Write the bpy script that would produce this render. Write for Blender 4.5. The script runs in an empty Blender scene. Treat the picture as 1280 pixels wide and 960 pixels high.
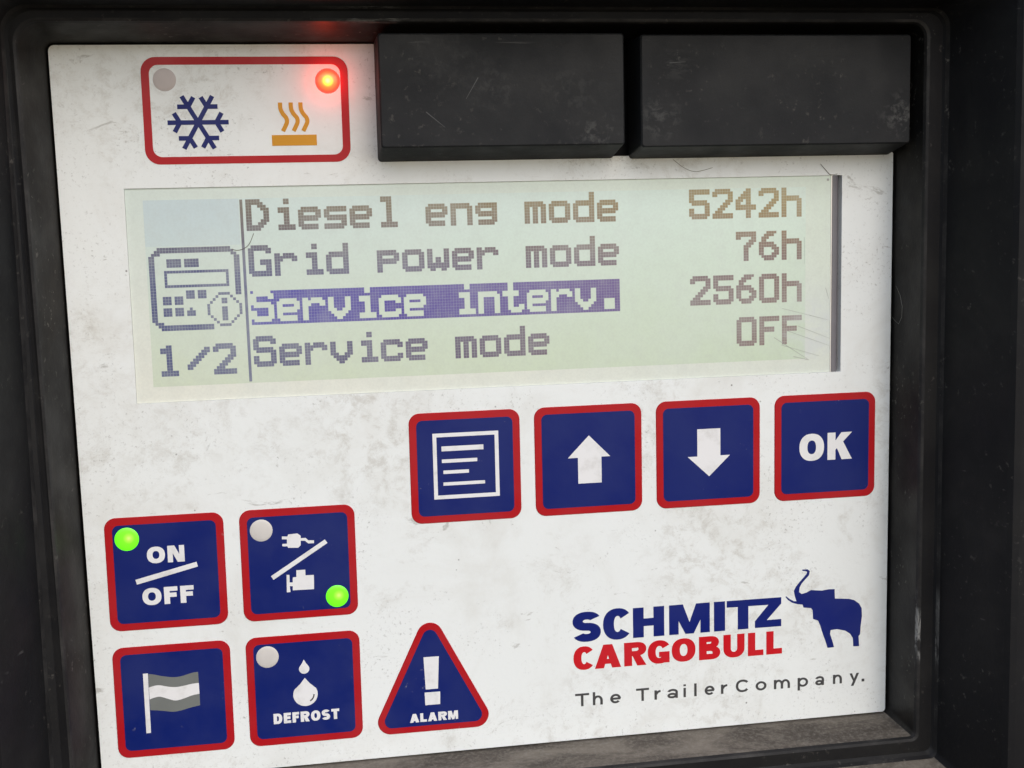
import bpy, bmesh, math, random
from mathutils import Vector, Matrix
from mathutils.geometry import tessellate_polygon

# ------------------------------------------------------------------ scene, camera, light
S = bpy.context.scene
COL = S.collection
PI = math.pi
MM = 0.001


def W(x, y, z=0.0):
    """panel millimetres (x right, y down, z into the panel) -> world metres"""
    return Vector((x * MM, z * MM, -y * MM))


cam_d = bpy.data.cameras.new('camera')
cam_d.sensor_width = 36.0
cam_d.lens = 46.117
cam_d.clip_start = 0.005
cam_d.clip_end = 100.0
cam = bpy.data.objects.new('camera', cam_d)
COL.objects.link(cam)
right = Vector((0.98472681, -0.17253935, -0.02330848))
down = Vector((-0.04478881, -0.12167077, -0.99155947))
fwd = Vector((0.16824706, 0.97745915, -0.1275403))
loc = W(-36.379, -26.686, -206.413)
m = Matrix.Identity(4)
for i in range(3):
    m[i][0] = right[i]
    m[i][1] = -down[i]
    m[i][2] = -fwd[i]
    m[i][3] = loc[i]
cam.matrix_world = m
S.camera = cam

SUN_EL = math.radians(35)     # fairly high and from the viewer's side
world = bpy.data.worlds.new('World')
S.world = world
world.use_nodes = True
wn = world.node_tree
bg = wn.nodes['Background']
sky = wn.nodes.new('ShaderNodeTexSky')
sky.sky_type = 'NISHITA'
sky.sun_disc = False
sky.sun_elevation = SUN_EL
sky.sun_rotation = PI - math.radians(12)
sky.dust_density = 1.5
sky.air_density = 1.0
sky.ozone_density = 1.0
wn.links.new(sky.outputs[0], bg.inputs[0])
bg.inputs[1].default_value = 0.15
sun_d = bpy.data.lights.new('sun', 'SUN')
sun_d.energy = 1.2
sun_d.angle = math.radians(60)
sun_d.color = (1.0, 0.985, 0.965)
sun = bpy.data.objects.new('sun', sun_d)
COL.objects.link(sun)
# direction the light travels: from the front (-Y), above, slightly right
sd = Vector((-math.sin(math.radians(12)) * math.cos(SUN_EL), math.cos(math.radians(12)) * math.cos(SUN_EL), -math.sin(SUN_EL)))
sun.rotation_euler = sd.to_track_quat('-Z', 'Y').to_euler()

S.view_settings.view_transform = 'Standard'
S.view_settings.look = 'None'
S.view_settings.exposure = 0.14
S.view_settings.gamma = 1.0


# ------------------------------------------------------------------ helpers
def srgb(r, g, b):
    def f(c):
        c /= 255.0
        return c / 12.92 if c <= 0.04045 else ((c + 0.055) / 1.055) ** 2.4
    return (f(r), f(g), f(b), 1.0)


class N:
    """small node-graph helper"""

    def __init__(s, name):
        s.m = bpy.data.materials.new(name)
        s.m.use_nodes = True
        s.t = s.m.node_tree
        s.b = s.t.nodes['Principled BSDF']
        s.co = s.t.nodes.new('ShaderNodeTexCoord').outputs['Object']

    def new(s, k):
        return s.t.nodes.new(k)

    def put(s, sock, v):
        if hasattr(v, 'is_linked'):
            s.t.links.new(v, sock)
        else:
            sock.default_value = v

    def noise(s, scale, detail=3, rough=0.55, dist=0.0, stretch=None, off=(0, 0, 0)):
        mp = s.new('ShaderNodeMapping')
        s.t.links.new(s.co, mp.inputs[0])
        mp.inputs['Location'].default_value = off
        if stretch:
            mp.inputs['Scale'].default_value = stretch
        n = s.new('ShaderNodeTexNoise')
        s.t.links.new(mp.outputs[0], n.inputs['Vector'])
        n.inputs['Scale'].default_value = scale
        n.inputs['Detail'].default_value = detail
        n.inputs['Roughness'].default_value = rough
        n.inputs['Distortion'].default_value = dist
        return n.outputs['Fac']

    def voro(s, scale):
        n = s.new('ShaderNodeTexVoronoi')
        s.t.links.new(s.co, n.inputs['Vector'])
        n.inputs['Scale'].default_value = scale
        return n.outputs['Distance']

    def rng(s, v, a, b, lo=0.0, hi=1.0, smooth=True):
        n = s.new('ShaderNodeMapRange')
        if smooth:
            n.interpolation_type = 'SMOOTHSTEP'
        s.t.links.new(v, n.inputs['Value'])
        for k, x in zip(('From Min', 'From Max', 'To Min', 'To Max'), (a, b, lo, hi)):
            n.inputs[k].default_value = x
        return n.outputs['Result']

    def math(s, op, a, b=0.0):
        n = s.new('ShaderNodeMath')
        n.operation = op
        s.put(n.inputs[0], a)
        s.put(n.inputs[1], b)
        return n.outputs[0]

    def mix(s, f, a, b):
        n = s.new('ShaderNodeMix')
        n.data_type = 'RGBA'
        s.put(n.inputs['Factor'], f)
        s.put(n.inputs[6], a)
        s.put(n.inputs[7], b)
        return n.outputs[2]

    def xyz(s):
        n = s.new('ShaderNodeSeparateXYZ')
        s.t.links.new(s.co, n.inputs[0])
        return n.outputs

    def bump(s, h, strength, dist):
        n = s.new('ShaderNodeBump')
        n.inputs['Strength'].default_value = strength
        n.inputs['Distance'].default_value = dist
        s.t.links.new(h, n.inputs['Height'])
        s.t.links.new(n.outputs[0], s.b.inputs['Normal'])

    def set(s, **k):
        for n, v in k.items():
            s.put(s.b.inputs[n.replace('_', ' ')], v)
        return s.m


def dirt_specks(g, amount=1.0):
    """fine grit gathered in patches"""
    patch = g.rng(g.noise(55, 4, 0.6), 0.50, 0.72)
    grit = g.rng(g.noise(1500, 2, 0.6), 0.60, 0.70)
    return g.math('MULTIPLY', g.math('MULTIPLY', patch, grit), amount)


def mat_white():
    g = N('white_membrane')
    x, _, zz = g.xyz()
    # general film of grime in soft clouds
    cloud = g.rng(g.noise(45, 7, 0.68, 0.8), 0.42, 0.76, 0.0, 0.36)
    c = g.mix(cloud, (0.79, 0.82, 0.815, 1), (0.56, 0.545, 0.49, 1))
    # smudges: thin curling wipes
    sm = g.rng(g.noise(75, 10, 0.78, 0.3, (1, 1, 1.1), (3, 0, 1)), 0.55, 0.72, 0.0, 0.40)
    c = g.mix(sm, c, (0.38, 0.35, 0.29, 1))
    # brown-grey finger grime rubbed on in uneven patches
    zone = g.rng(g.noise(26, 5, 0.6, 0.4, None, (1.3, 0, 4.1)), 0.46, 0.66)
    rub = g.rng(g.noise(330, 10, 0.78, 0.35, (1, 1, 1.1), (9, 0, 2)), 0.46, 0.66)
    c = g.mix(g.math('MULTIPLY', g.math('MULTIPLY', zone, rub), 0.42), c, (0.36, 0.325, 0.265, 1))
    # shorter dark wipe marks
    wipe = g.rng(g.noise(150, 6, 0.7, 1.0, (.75, 1, 1.9), (4, 0, 6)), 0.64, 0.71)
    c = g.mix(g.math('MULTIPLY', wipe, 0.45), c, (0.20, 0.18, 0.15, 1))
    # grit: denser near the bottom edge and along the left edge
    low = g.rng(zz, -0.050, -0.0605, 0.0, 1.0)
    left = g.rng(x, -0.052, -0.066, 0.0, 0.8)
    edge = g.math('MULTIPLY', g.math('MAXIMUM', low, left), g.rng(g.noise(170, 5, 0.65, .5, None, (7, 0, 2)), 0.42, 0.62, 0.12, 1.0))
    patch = g.math('MAXIMUM', g.rng(g.noise(75, 6, 0.7, 0.7), 0.48, 0.62), edge)
    grit = g.rng(g.noise(1700, 5, 0.75), 0.54, 0.70)
    grit2 = g.rng(g.noise(520, 7, 0.8, 0.8, None, (5, 2, 0)), 0.62, 0.74)
    k = g.math('MULTIPLY', patch, g.math('MAXIMUM', grit, grit2))
    c = g.mix(g.math('MULTIPLY', k, 0.62), c, (0.13, 0.115, 0.095, 1))
    # a few isolated dark specks anywhere
    iso = g.rng(g.voro(420), 0.09, 0.03)
    iso = g.math('MULTIPLY', iso, g.rng(g.noise(140, 2), 0.58, 0.64))
    c = g.mix(g.math('MULTIPLY', iso, 0.75), c, (0.06, 0.05, 0.04, 1))
    g.bump(g.noise(900, 3, 0.6), 0.12, 0.0002)
    return g.set(Base_Color=c, Roughness=g.rng(g.noise(70, 4), 0.3, 0.7, 0.38, 0.6))


def mat_print(name, col, rough=0.42, scuff=0.35):
    g = N(name)
    c = g.mix(g.rng(g.noise(60, 5, 0.6), 0.38, 0.75, 0.0, 0.05), col, (0.17, 0.19, 0.22, 1))
    sp = g.rng(g.noise(1300, 3, 0.6), 0.64, 0.72)
    sp = g.math('MULTIPLY', sp, g.rng(g.noise(110, 3, 0.6), 0.56, 0.70))
    c = g.mix(g.math('MULTIPLY', sp, scuff), c, (0.42, 0.41, 0.40, 1))
    g.bump(g.noise(800, 3, 0.6), 0.10, 0.0002)
    g.b.inputs['Specular IOR Level'].default_value = 0.22
    return g.set(Base_Color=c, Roughness=g.rng(g.noise(120, 4), 0.3, 0.7, rough - 0.08, rough + 0.14))


def mat_white_print():
    g = N('white_print')
    c = g.mix(g.rng(g.noise(260, 5, 0.65), 0.46, 0.76, 0.0, 0.45), (0.78, 0.78, 0.79, 1), (0.42, 0.41, 0.38, 1))
    return g.set(Base_Color=c, Roughness=0.5)


def mat_black(name, base, dust, amount, rough=0.5, scale=1.0, speck=0.5, scuff=None, spec=0.16):
    g = N(name)
    f = g.rng(g.noise(48 * scale, 7, 0.66, 0.5), 0.38, 0.80, 0.0, amount)
    c = g.mix(f, base, dust)
    sp = g.math('MULTIPLY', g.rng(g.noise(900, 3, 0.65), 0.60, 0.72), g.rng(g.noise(85, 4, 0.6), 0.42, 0.66))
    c = g.mix(g.math('MULTIPLY', sp, speck), c, (0.20, 0.185, 0.165, 1))
    # fine dry scratches
    sc = g.rng(g.noise(170, 3, 0.6, 0.3, (0.18, 1, 2.2), (2, 1, 4)), 0.70, 0.75, 0.0, 0.30)
    c = g.mix(sc, c, (0.17, 0.165, 0.16, 1))
    g.bump(g.math('ADD', g.noise(1600, 3, 0.6), g.noise(260, 4, 0.6)), 0.13, 0.00022)
    # bare rubbed patches at chosen spots
    for pos, rad, st, lvl, cc in (scuff or ()):
        d = g.new('ShaderNodeVectorMath')
        d.operation = 'DISTANCE'
        g.t.links.new(g.co, d.inputs[0])
        d.inputs[1].default_value = W(*pos)
        k = g.math('MULTIPLY', g.rng(d.outputs['Value'], rad * MM, rad * .1 * MM), g.rng(g.noise(700, 6, .7, .4, st), .47, .64))
        c = g.mix(g.math('MULTIPLY', k, lvl), c, (cc, cc, cc * .96, 1))
    g.b.inputs['Specular IOR Level'].default_value = spec
    return g.set(Base_Color=c, Roughness=g.rng(g.noise(90, 4), 0.3, 0.7, rough - 0.08, rough + 0.15))


def mat_ledge():
    g = N('dusty_ledge')
    c = g.mix(g.rng(g.noise(110, 8, 0.7, 0.6, (.45, 1, 1)), 0.34, 0.66), (0.062, 0.050, 0.039, 1), (0.20, 0.172, 0.138, 1))
    c = g.mix(g.rng(g.noise(1500, 4, 0.7), 0.42, 0.70, 0, .40), c, (0.28, 0.25, 0.21, 1))
    c = g.mix(g.rng(g.noise(900, 5, 0.7, 0, None, (3, 1, 2)), 0.58, 0.74, 0, .55), c, (0.045, 0.038, 0.032, 1))
    g.bump(g.noise(1200, 5, 0.7), 0.25, 0.0003)
    return g.set(Base_Color=c, Roughness=0.9)


def mat_plain(name, col, rough=0.5, metal=0.0):
    g = N(name)
    c = g.mix(g.rng(g.noise(300, 4), 0.35, 0.75, 0, 0.18), col, tuple(v * 0.55 for v in col[:3]) + (1,))
    return g.set(Base_Color=c, Roughness=rough, Metallic=metal)


def mat_lcd(name, tl, bl, tr, br, rough=0.3, emit=0.0, vend=0.002):
    """colour of the liquid crystal sheet, uneven from corner to corner"""
    g = N(name)
    x, _, zz = g.xyz()
    u = g.rng(x, -0.050, 0.046, smooth=False)
    v = g.rng(zz, 0.0285, vend, smooth=False)
    c = g.mix(v, g.mix(u, tl, tr), g.mix(u, bl, br))
    c = g.mix(g.rng(g.noise(60, 8, 0.7), 0.36, 0.70, 0, 0.42), c, g.mix(0.6, c, (0.58, 0.64, 0.62, 1)))
    c = g.mix(g.rng(g.noise(420, 4, 0.7), 0.40, 0.72, 0, 0.30), c, g.mix(0.4, c, (0.40, 0.42, 0.40, 1)))
    c = g.mix(g.rng(g.noise(2600, 2, 0.6), 0.35, 0.7, 0, 0.16), c, g.mix(0.5, c, (0.3, 0.32, 0.3, 1)))
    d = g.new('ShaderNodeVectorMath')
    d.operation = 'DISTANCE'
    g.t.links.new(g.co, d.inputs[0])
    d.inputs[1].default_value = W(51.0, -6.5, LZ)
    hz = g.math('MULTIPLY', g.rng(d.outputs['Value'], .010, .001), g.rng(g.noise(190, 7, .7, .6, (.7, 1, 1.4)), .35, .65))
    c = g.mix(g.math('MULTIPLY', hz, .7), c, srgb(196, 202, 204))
    if emit:
        g.put(g.b.inputs['Emission Color'], c)
        g.b.inputs['Emission Strength'].default_value = emit
    return g.set(Base_Color=c, Roughness=rough)


def mat_lamp(name, stops, strength, centre, radius, lens_col=None):
    """a lit lamp lens: hottest over the diode in its middle"""
    g = N(name)
    d = g.new('ShaderNodeVectorMath')
    d.operation = 'DISTANCE'
    g.t.links.new(g.co, d.inputs[0])
    d.inputs[1].default_value = W(*centre)
    r = g.math('DIVIDE', d.outputs['Value'], radius * MM)
    ramp = g.new('ShaderNodeValToRGB')
    g.t.links.new(r, ramp.inputs[0])
    cr = ramp.color_ramp
    while len(cr.elements) < len(stops):
        cr.elements.new(0.5)
    for e, (p, c) in zip(cr.elements, stops):
        e.position = p
        e.color = c
    g.put(g.b.inputs['Emission Color'], ramp.outputs[0])
    g.b.inputs['Emission Strength'].default_value = strength
    return g.set(Base_Color=lens_col or stops[-1][1], Roughness=0.25)


LZ = 0.30       # depth of the display's face in its window
WHITE = mat_white()
BLUE = mat_print('blue_print', srgb(5, 28, 102))
RED = mat_print('red_print', srgb(172, 14, 26), scuff=0.2)
LOGO_RED = mat_print('logo_red', srgb(196, 18, 32), scuff=0.1)
LOGO_BLUE = mat_print('logo_blue', srgb(8, 28, 108), scuff=0.1)
NAVY = mat_print('navy_print', srgb(6, 24, 100), scuff=0.1)
ORANGE = mat_print('orange_print', srgb(208, 146, 32), scuff=0.1)
WPRINT = mat_white_print()
GREY = mat_plain('grey_print', srgb(112, 116, 114))
INKGREY = mat_plain('dark_grey_print', srgb(62, 62, 64))
LENS_OFF = mat_plain('unlit_lens', srgb(208, 204, 200), 0.35)
FRAME = mat_black('black_plastic', (0.0105, 0.0105, 0.0118, 1), (0.025, 0.0245, 0.0232, 1), 0.7, 0.55, 1.0, 0.3, None, 0.16)
SCUFFED_HIGHLIGHT = mat_black('scuffed_rim_highlight', (0.018, 0.0175, 0.018, 1), (0.055, 0.052, 0.05, 1), 0.9, 0.5, 3.0, 0.6, [((64.9, 43.5, -9.8), 8.5, (1.6, 1, .35), .85, .33), ((68.1, 43, -10.3), 8, (1.6, 1, .3), .4, .2), ((-22, -55.1, -9.8), 9, (.35, 1, 1.6), .5, .25)])  # lighter base paints in the rim's highlight lines; rubbed spots are real scuffs
WALLDUST = mat_black('dusty_black_plastic', (0.0095, 0.0088, 0.0086, 1), (0.030, 0.026, 0.0215, 1), 0.9, 0.5, 1.6, 0.6)
LEDGE = mat_ledge()
BLOCK = mat_black('grey_black_plastic', (0.0165, 0.0175, 0.0195, 1), (0.030, 0.030, 0.031, 1), 0.5, 0.55, 1.0, 0.22,
                  [((-12, -50.5, -7.5), 9, (1, 1, 1), .13, .10), ((-3.5, -46, -7.5), 6, (1, 1, 1), .15, .12), ((22, -41, -7.5), 5, (1, 1, 1.2), .20, .17),
                   ((62, -41, -7.5), 5, (1, 1, 1), .32, .18), ((24.5, -49, -7.5), 4, (.6, 1, 1.6), .14, .15), ((8, -45, -7.5), 7, (1, 1, 1), .12, .12), ((12, -38.5, -7.5), 5, (1, 1, 1), .25, .16)])
METAL = mat_plain('dark_metal', (0.19, 0.183, 0.20, 1), 0.55, 0.0)
GLINT = mat_plain('painted_highlight', (0.75, 0.75, 0.74, 1), 0.3, 0.3)
HAIR = mat_plain('hair_fibre', (0.14, 0.125, 0.10, 1), 0.6)
SCRATCH = mat_plain('pale_scratch', (0.05, 0.051, 0.053, 1), 0.6)
SCREEN = mat_lcd('screen_sheet', srgb(200, 211, 204), srgb(218, 219, 208), srgb(206, 218, 205), srgb(208, 214, 204), 0.35, 0.075)
ACTIVE = mat_lcd('liquid_crystal', srgb(192, 208, 206), srgb(196, 206, 184), srgb(203, 220, 210), srgb(190, 205, 182), 0.3, 0.085)
PATCH = mat_lcd('crystal_patch', srgb(184, 200, 204), srgb(194, 209, 198), srgb(196, 212, 205), srgb(194, 209, 192), 0.3, 0.08)
INK = mat_lcd('crystal_dots', srgb(104, 97, 92), srgb(70, 78, 124), srgb(158, 138, 90), srgb(130, 108, 104), 0.4, 0.03, 0.019)  # viewing-angle colour shift of the dots painted as a corner gradient
BAR = mat_lcd('crystal_bar', srgb(68, 66, 168), srgb(54, 56, 160), srgb(118, 90, 132), srgb(108, 82, 122), 0.4, 0.035)


# ------------------------------------------------------------------ meshes
class MB:
    def __init__(s):
        s.v, s.f, s.sm = [], [], []

    def add(s, pts, faces, smooth=False):
        n = len(s.v)
        s.v += [W(*p) for p in pts]
        s.f += [tuple(i + n for i in f) for f in faces]
        s.sm += [smooth] * len(faces)

    def prism(s, poly, z0, z1, inset=0.0):
        """closed plate: outline poly [(x, y)], back at z0, front at z1 (z1 < z0 stands proud)"""
        n = len(poly)
        area = sum(poly[i][0] * poly[(i + 1) % n][1] - poly[(i + 1) % n][0] * poly[i][1] for i in range(n))
        if area > 0:
            poly = poly[::-1]
        top = poly if not inset else offset(poly, inset)
        pts = [(x, y, z0) for x, y in poly] + [(x, y, z1) for x, y in top]
        F = [(i, (i + 1) % n, n + (i + 1) % n, n + i) for i in range(n)]
        for t in tessellate_polygon([[Vector((x, y, 0)) for x, y in top]]):
            a, b, c = t
            ax, ay = top[a]; bx, by = top[b]; cx, cy = top[c]
            cr = (bx - ax) * (cy - ay) - (by - ay) * (cx - ax)
            if abs(cr) < 1e-12:
                continue
            F.append((n + a, n + b, n + c) if cr < 0 else (n + a, n + c, n + b))
        s.add(pts, F)

    def strip(s, a, b, z0, z1, closed=False):
        """plate between two equally long rails a and b"""
        n = len(a)
        pts = [(x, y, z1) for x, y in a] + [(x, y, z1) for x, y in b] + [(x, y, z0) for x, y in a] + [(x, y, z0) for x, y in b]
        F = []
        for i in range(n if closed else n - 1):
            j = (i + 1) % n
            F += [(i, j, n + j, n + i), (2 * n + i, 2 * n + j, j, i), (n + i, n + j, 3 * n + j, 3 * n + i)]
        if not closed:
            F += [(0, n, 3 * n, 2 * n), (n - 1, 2 * n - 1, 4 * n - 1, 3 * n - 1)]
        s.add(pts, F)

    def tube(s, path, r, k=6):
        """thin fibre along 3-D path"""
        P = [Vector(p) for p in path]
        pts = []
        for i, p in enumerate(P):
            d = (P[min(i + 1, len(P) - 1)] - P[max(i - 1, 0)]).normalized()
            u = d.cross(Vector((0, 0, 1)))
            u = u.normalized() if u.length > 1e-6 else Vector((1, 0, 0))
            w = d.cross(u)
            rr = r * (0.5 if i in (0, len(P) - 1) else 1)
            pts += [tuple(p + rr * (u * math.cos(2 * PI * q / k) + w * math.sin(2 * PI * q / k))) for q in range(k)]
        F = [(i * k + q, i * k + (q + 1) % k, (i + 1) * k + (q + 1) % k, (i + 1) * k + q) for i in range(len(P) - 1) for q in range(k)]
        s.add(pts, F, True)

    def build(s, name, mat, parent=None, label=None):
        me = bpy.data.meshes.new(name)
        me.from_pydata(s.v, [], s.f)
        me.polygons.foreach_set('use_smooth', s.sm)
        me.materials.append(mat)
        bm = bmesh.new()
        bm.from_mesh(me)
        bmesh.ops.recalc_face_normals(bm, faces=bm.faces)
        bm.to_mesh(me)
        bm.free()
        o = bpy.data.objects.new(name, me)
        COL.objects.link(o)
        if parent is not None:
            o.parent = parent
            root = parent
            while root.parent is not None:
                root = root.parent
            if parent is root:
                o.matrix_parent_inverse = Matrix.Translation(-root.location)
        if label:
            o['label'] = label
        return o


def thing(o, label, cat, group=None):
    o['label'] = label
    o['category'] = cat
    if group:
        o['group'] = group
    return o


def offset(poly, d):
    """inset of a clockwise (in y-down, i.e. negative-area) outline"""
    n = len(poly)
    out = []
    for i in range(n):
        p, q, r = (Vector(poly[i - 1]), Vector(poly[i]), Vector(poly[(i + 1) % n]))
        e1, e2 = q - p, r - q
        if e1.length < 1e-9: e1 = e2
        if e2.length < 1e-9: e2 = e1
        e1.normalize(); e2.normalize()
        n1, n2 = Vector((e1.y, -e1.x)), Vector((e2.y, -e2.x))
        b = n1 + n2
        b = b / max(b.length_squared, 0.5) * 2
        out.append(tuple(q + b * d))
    return out


def rpoly(corners, r, seg=6):
    """polygon with every corner rounded; r one radius or a list"""
    n = len(corners)
    R = r if isinstance(r, (list, tuple)) else [r] * n
    out = []
    for i in range(n):
        p, q, s2 = Vector(corners[i - 1]), Vector(corners[i]), Vector(corners[(i + 1) % n])
        a, b = (p - q).normalized(), (s2 - q).normalized()
        ang = a.angle(b)
        t = R[i] / math.tan(ang / 2)
        c = q + (a + b).normalized() * (R[i] / math.sin(ang / 2))
        A, B = q + a * t - c, q + b * t - c
        a0, a1 = math.atan2(A.y, A.x), math.atan2(B.y, B.x)
        da = (a1 - a0 + PI) % (2 * PI) - PI
        out += [(c.x + R[i] * math.cos(a0 + da * k / seg), c.y + R[i] * math.sin(a0 + da * k / seg)) for k in range(seg + 1)]
    return out


def rect(x0, y0, x1, y1):
    return [(x0, y0), (x1, y0), (x1, y1), (x0, y1)]


def line(p, q, w, taper=1.0):
    p, q = Vector(p), Vector(q)
    d = (q - p).normalized()
    nn = Vector((-d.y, d.x)) * w / 2
    return [tuple(p + nn), tuple(q + nn * taper), tuple(q - nn * taper), tuple(p - nn)]


def rails(path, w):
    P = [Vector(p) for p in path]
    a, b = [], []
    for i, p in enumerate(P):
        d = (P[min(i + 1, len(P) - 1)] - P[max(i - 1, 0)]).normalized()
        nn = Vector((-d.y, d.x)) * w / 2
        a.append(tuple(p + nn)); b.append(tuple(p - nn))
    return a, b


def smooth_path(pts, k=6, closed=False):
    out = []
    n = len(pts)
    for i in range(n if closed else n - 1):
        g = (lambda j: pts[j % n]) if closed else (lambda j: pts[max(0, min(n - 1, j))])
        p0, p1, p2, p3 = (Vector(g(i + j)) for j in (-1, 0, 1, 2))
        for t in range(k):
            u = t / k
            out.append(tuple(0.5 * (2 * p1 + (p2 - p0) * u + (2 * p0 - 5 * p1 + 4 * p2 - p3) * u * u + (3 * p1 - p0 - 3 * p2 + p3) * u ** 3)))
    if not closed:
        out.append(pts[-1])
    return out


# ------------------------------------------------------------------ drawn lettering
def glyph(ch, w, h, t, th):
    """list of ('p', polygon) / ('s', railA, railB, closed); y up from the baseline"""
    E = []
    p = lambda *q: E.append(('p', list(q)))

    def box(x0, y0, x1, y1):
        E.append(('p', [(x0, y0), (x1, y0), (x1, y1), (x0, y1)]))

    def arc(cx, cy, ox, oy, ix, iy, a0, a1, n=20, e=1.0):
        full = abs(a1 - a0) >= 359.9
        k = n if full else n + 1
        A, B = [], []
        for i in range(k):
            a = math.radians(a0 + (a1 - a0) * i / n)
            c, s_ = math.cos(a), math.sin(a)
            c = math.copysign(abs(c) ** e, c); s_ = math.copysign(abs(s_) ** e, s_)
            A.append((cx + ox * c, cy + oy * s_)); B.append((cx + ix * c, cy + iy * s_))
        E.append(('s', A, B, full))
    a = t / 2
    if ch == 'O':
        arc(w / 2, h / 2, w / 2, h / 2, w / 2 - t, h / 2 - th, 0, 360, 32, 0.88)
    elif ch == 'C' or ch == 'G':
        a0 = 38 if ch == 'C' else 32
        arc(w * .53, h / 2, w * .53, h / 2, w * .53 - t, h / 2 - th, a0, (360 - a0) if ch == 'C' else 322, 26, 0.9)
        if ch == 'G':
            box(w - t * .95, h * .03, w, h * .50); box(w * .52, h * .50 - th * .9, w - t * .5, h * .5)
    elif ch == 'S':
        ry = (h + th) / 4
        arc(w / 2, h - ry, w / 2, ry, w / 2 - t, ry - th, 25, 270, 18, 0.9)
        arc(w / 2, ry, w / 2, ry, w / 2 - t, ry - th, 90, -155, 18, 0.9)
    elif ch == 'H':
        box(0, 0, t, h); box(w - t, 0, w, h); box(t * .9, h / 2 - th / 2, w - t * .9, h / 2 + th / 2)
    elif ch == 'I':
        box(0, 0, w, h)
    elif ch == 'L':
        box(0, 0, t, h); box(t * .9, 0, w, th)
    elif ch == 'T':
        box(0, h - th, w, h); box(w / 2 - a, 0, w / 2 + a, h - th * .5)
    elif ch in 'EF':
        box(0, 0, t, h); box(t * .9, h - th, w, h); box(t * .9, h * .52 - th / 2, w * .92, h * .52 + th / 2)
        if ch == 'E':
            box(t * .9, 0, w, th)
    elif ch == 'N':
        box(0, 0, t * .92, h); box(w - t * .92, 0, w, h)
        p((t * .2, h), (t * 1.25, h), (w - t * .2, 0), (w - t * 1.25, 0))
    elif ch == 'M':
        box(0, 0, t * .82, h); box(w - t * .82, 0, w, h)
        p((t * .1, h), (t * 1.2, h), (w / 2 + t * .36, 0), (w / 2 - t * .36, 0))
        p((w - t * .1, h), (w / 2 + t * .36, 0), (w / 2 - t * .36, 0), (w - t * 1.2, h))
    elif ch == 'A':
        k = w / 2
        p((0, 0), (t * 1.1, 0), (k + t * .42, h), (k - t * .55, h))
        p((w, 0), (k + t * .55, h), (k - t * .42, h), (w - t * 1.1, 0))
        box(w * .24, h * .18, w * .76, h * .18 + th * .85)
    elif ch == 'K':
        box(0, 0, t, h)
        p((t * .8, h * .30), (t * .8, h * .62), (w - t * 1.35, h), (w, h))
        p((t * 1.05, h * .52), (t * 1.85, h * .72), (w, 0), (w - t * 1.3, 0))
    elif ch == 'U':
        box(0, h * .38, t, h); box(w - t, h * .38, w, h)
        arc(w / 2, h * .4, w / 2, h * .4, w / 2 - t, h * .4 - th, 180, 360, 18, 0.9)
    elif ch == 'D':
        box(0, 0, t, h)
        box(t * .9, 0, w * .5, th); box(t * .9, h - th, w * .5, h)
        arc(w * .48, h / 2, w * .52, h / 2, w * .52 - t, h / 2 - th, -90, 90, 16, 0.9)
    elif ch in 'RPB':
        box(0, 0, t, h)
        rb = h * .29 if ch != 'B' else h * .265
        w1 = w * (1 if ch != 'B' else .94)
        y1 = h - rb
        box(t * .9, h - th, w1 * .6, h); box(t * .9, h - 2 * rb, w1 * .6, h - 2 * rb + th * .85)
        arc(w1 * .58, y1, w1 * .42, rb, max(w1 * .42 - t, .05), rb - th * .9, -90, 90, 14, .9)
        if ch == 'R':
            p((w * .36, h * .46), (w * .36 + t * 1.0, h * .46), (w, 0), (w - t * 1.18, 0))
        if ch == 'B':
            rb2 = h * .285
            box(t * .9, 0, w * .6, th)
            arc(w * .58, rb2, w * .42, rb2, w * .42 - t, rb2 - th * .9, -90, 90, 14, .9)
            box(t * .9, 2 * rb2 - th * .85, w * .6, 2 * rb2)
    # light lower-case letters for the slogan: h is the cap height, x-height 0.72 h
    elif ch in 'heraiompnyl.':
        xh = h * .74
        if ch in 'hnrm':
            box(0, 0, t, h * 1.02 if ch == 'h' else xh)
            if ch == 'r':
                arc(w, xh * .55, w - a * .4, xh * .45, w - t * 1.3, xh * .45 - th, 180, 92, 10)
            elif ch == 'm':
                for q in (0, 1):
                    x0 = q * (w - t) / 2
                    hw = (w - t) / 2 / 2 + a
                    arc(x0 + hw, xh - hw * 1.1, hw, hw * 1.1, hw - t, hw * 1.1 - th, 180, 0, 12)
                    box(x0 + 2 * hw - t, 0, x0 + 2 * hw, xh - hw)
            else:
                arc(w / 2, xh - w * .5, w / 2, w * .5, w / 2 - t, w * .5 - th, 180, 0, 14)
                box(w - t, 0, w, xh - w * .48)
        elif ch == 'e':
            arc(w / 2, xh / 2, w / 2, xh / 2, w / 2 - t, xh / 2 - th, 0, 318, 24)
            box(t * .6, xh / 2 - th * .5, w - t * .2, xh / 2 + th * .5)
        elif ch == 'a':
            box(w - t, 0, w, xh * .7)
            arc(w / 2, xh * .66, w / 2, xh * .34, w / 2 - t, xh * .34 - th, 0, 165, 14)
            arc(w * .46, xh * .29, w * .46, xh * .29, w * .46 - t, xh * .29 - th, 0, 360, 20)
        elif ch == 'i':
            box(0, 0, t, xh); box(0, h * .88, t, h * 1.02)
        elif ch == 'l':
            box(0, 0, t, h * 1.02)
        elif ch == 'o':
            arc(w / 2, xh / 2, w / 2, xh / 2, w / 2 - t, xh / 2 - th, 0, 360, 24)
        elif ch == 'p':
            box(0, -h * .28, t, xh)
            arc(w / 2, xh / 2, w / 2, xh / 2, w / 2 - t, xh / 2 - th, 0, 360, 24)
        elif ch == 'y':
            p((0, xh), (t * 1.1, xh), (w / 2 + a * 1.0, 0), (w / 2 - a * .4, -h * .02))
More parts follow.
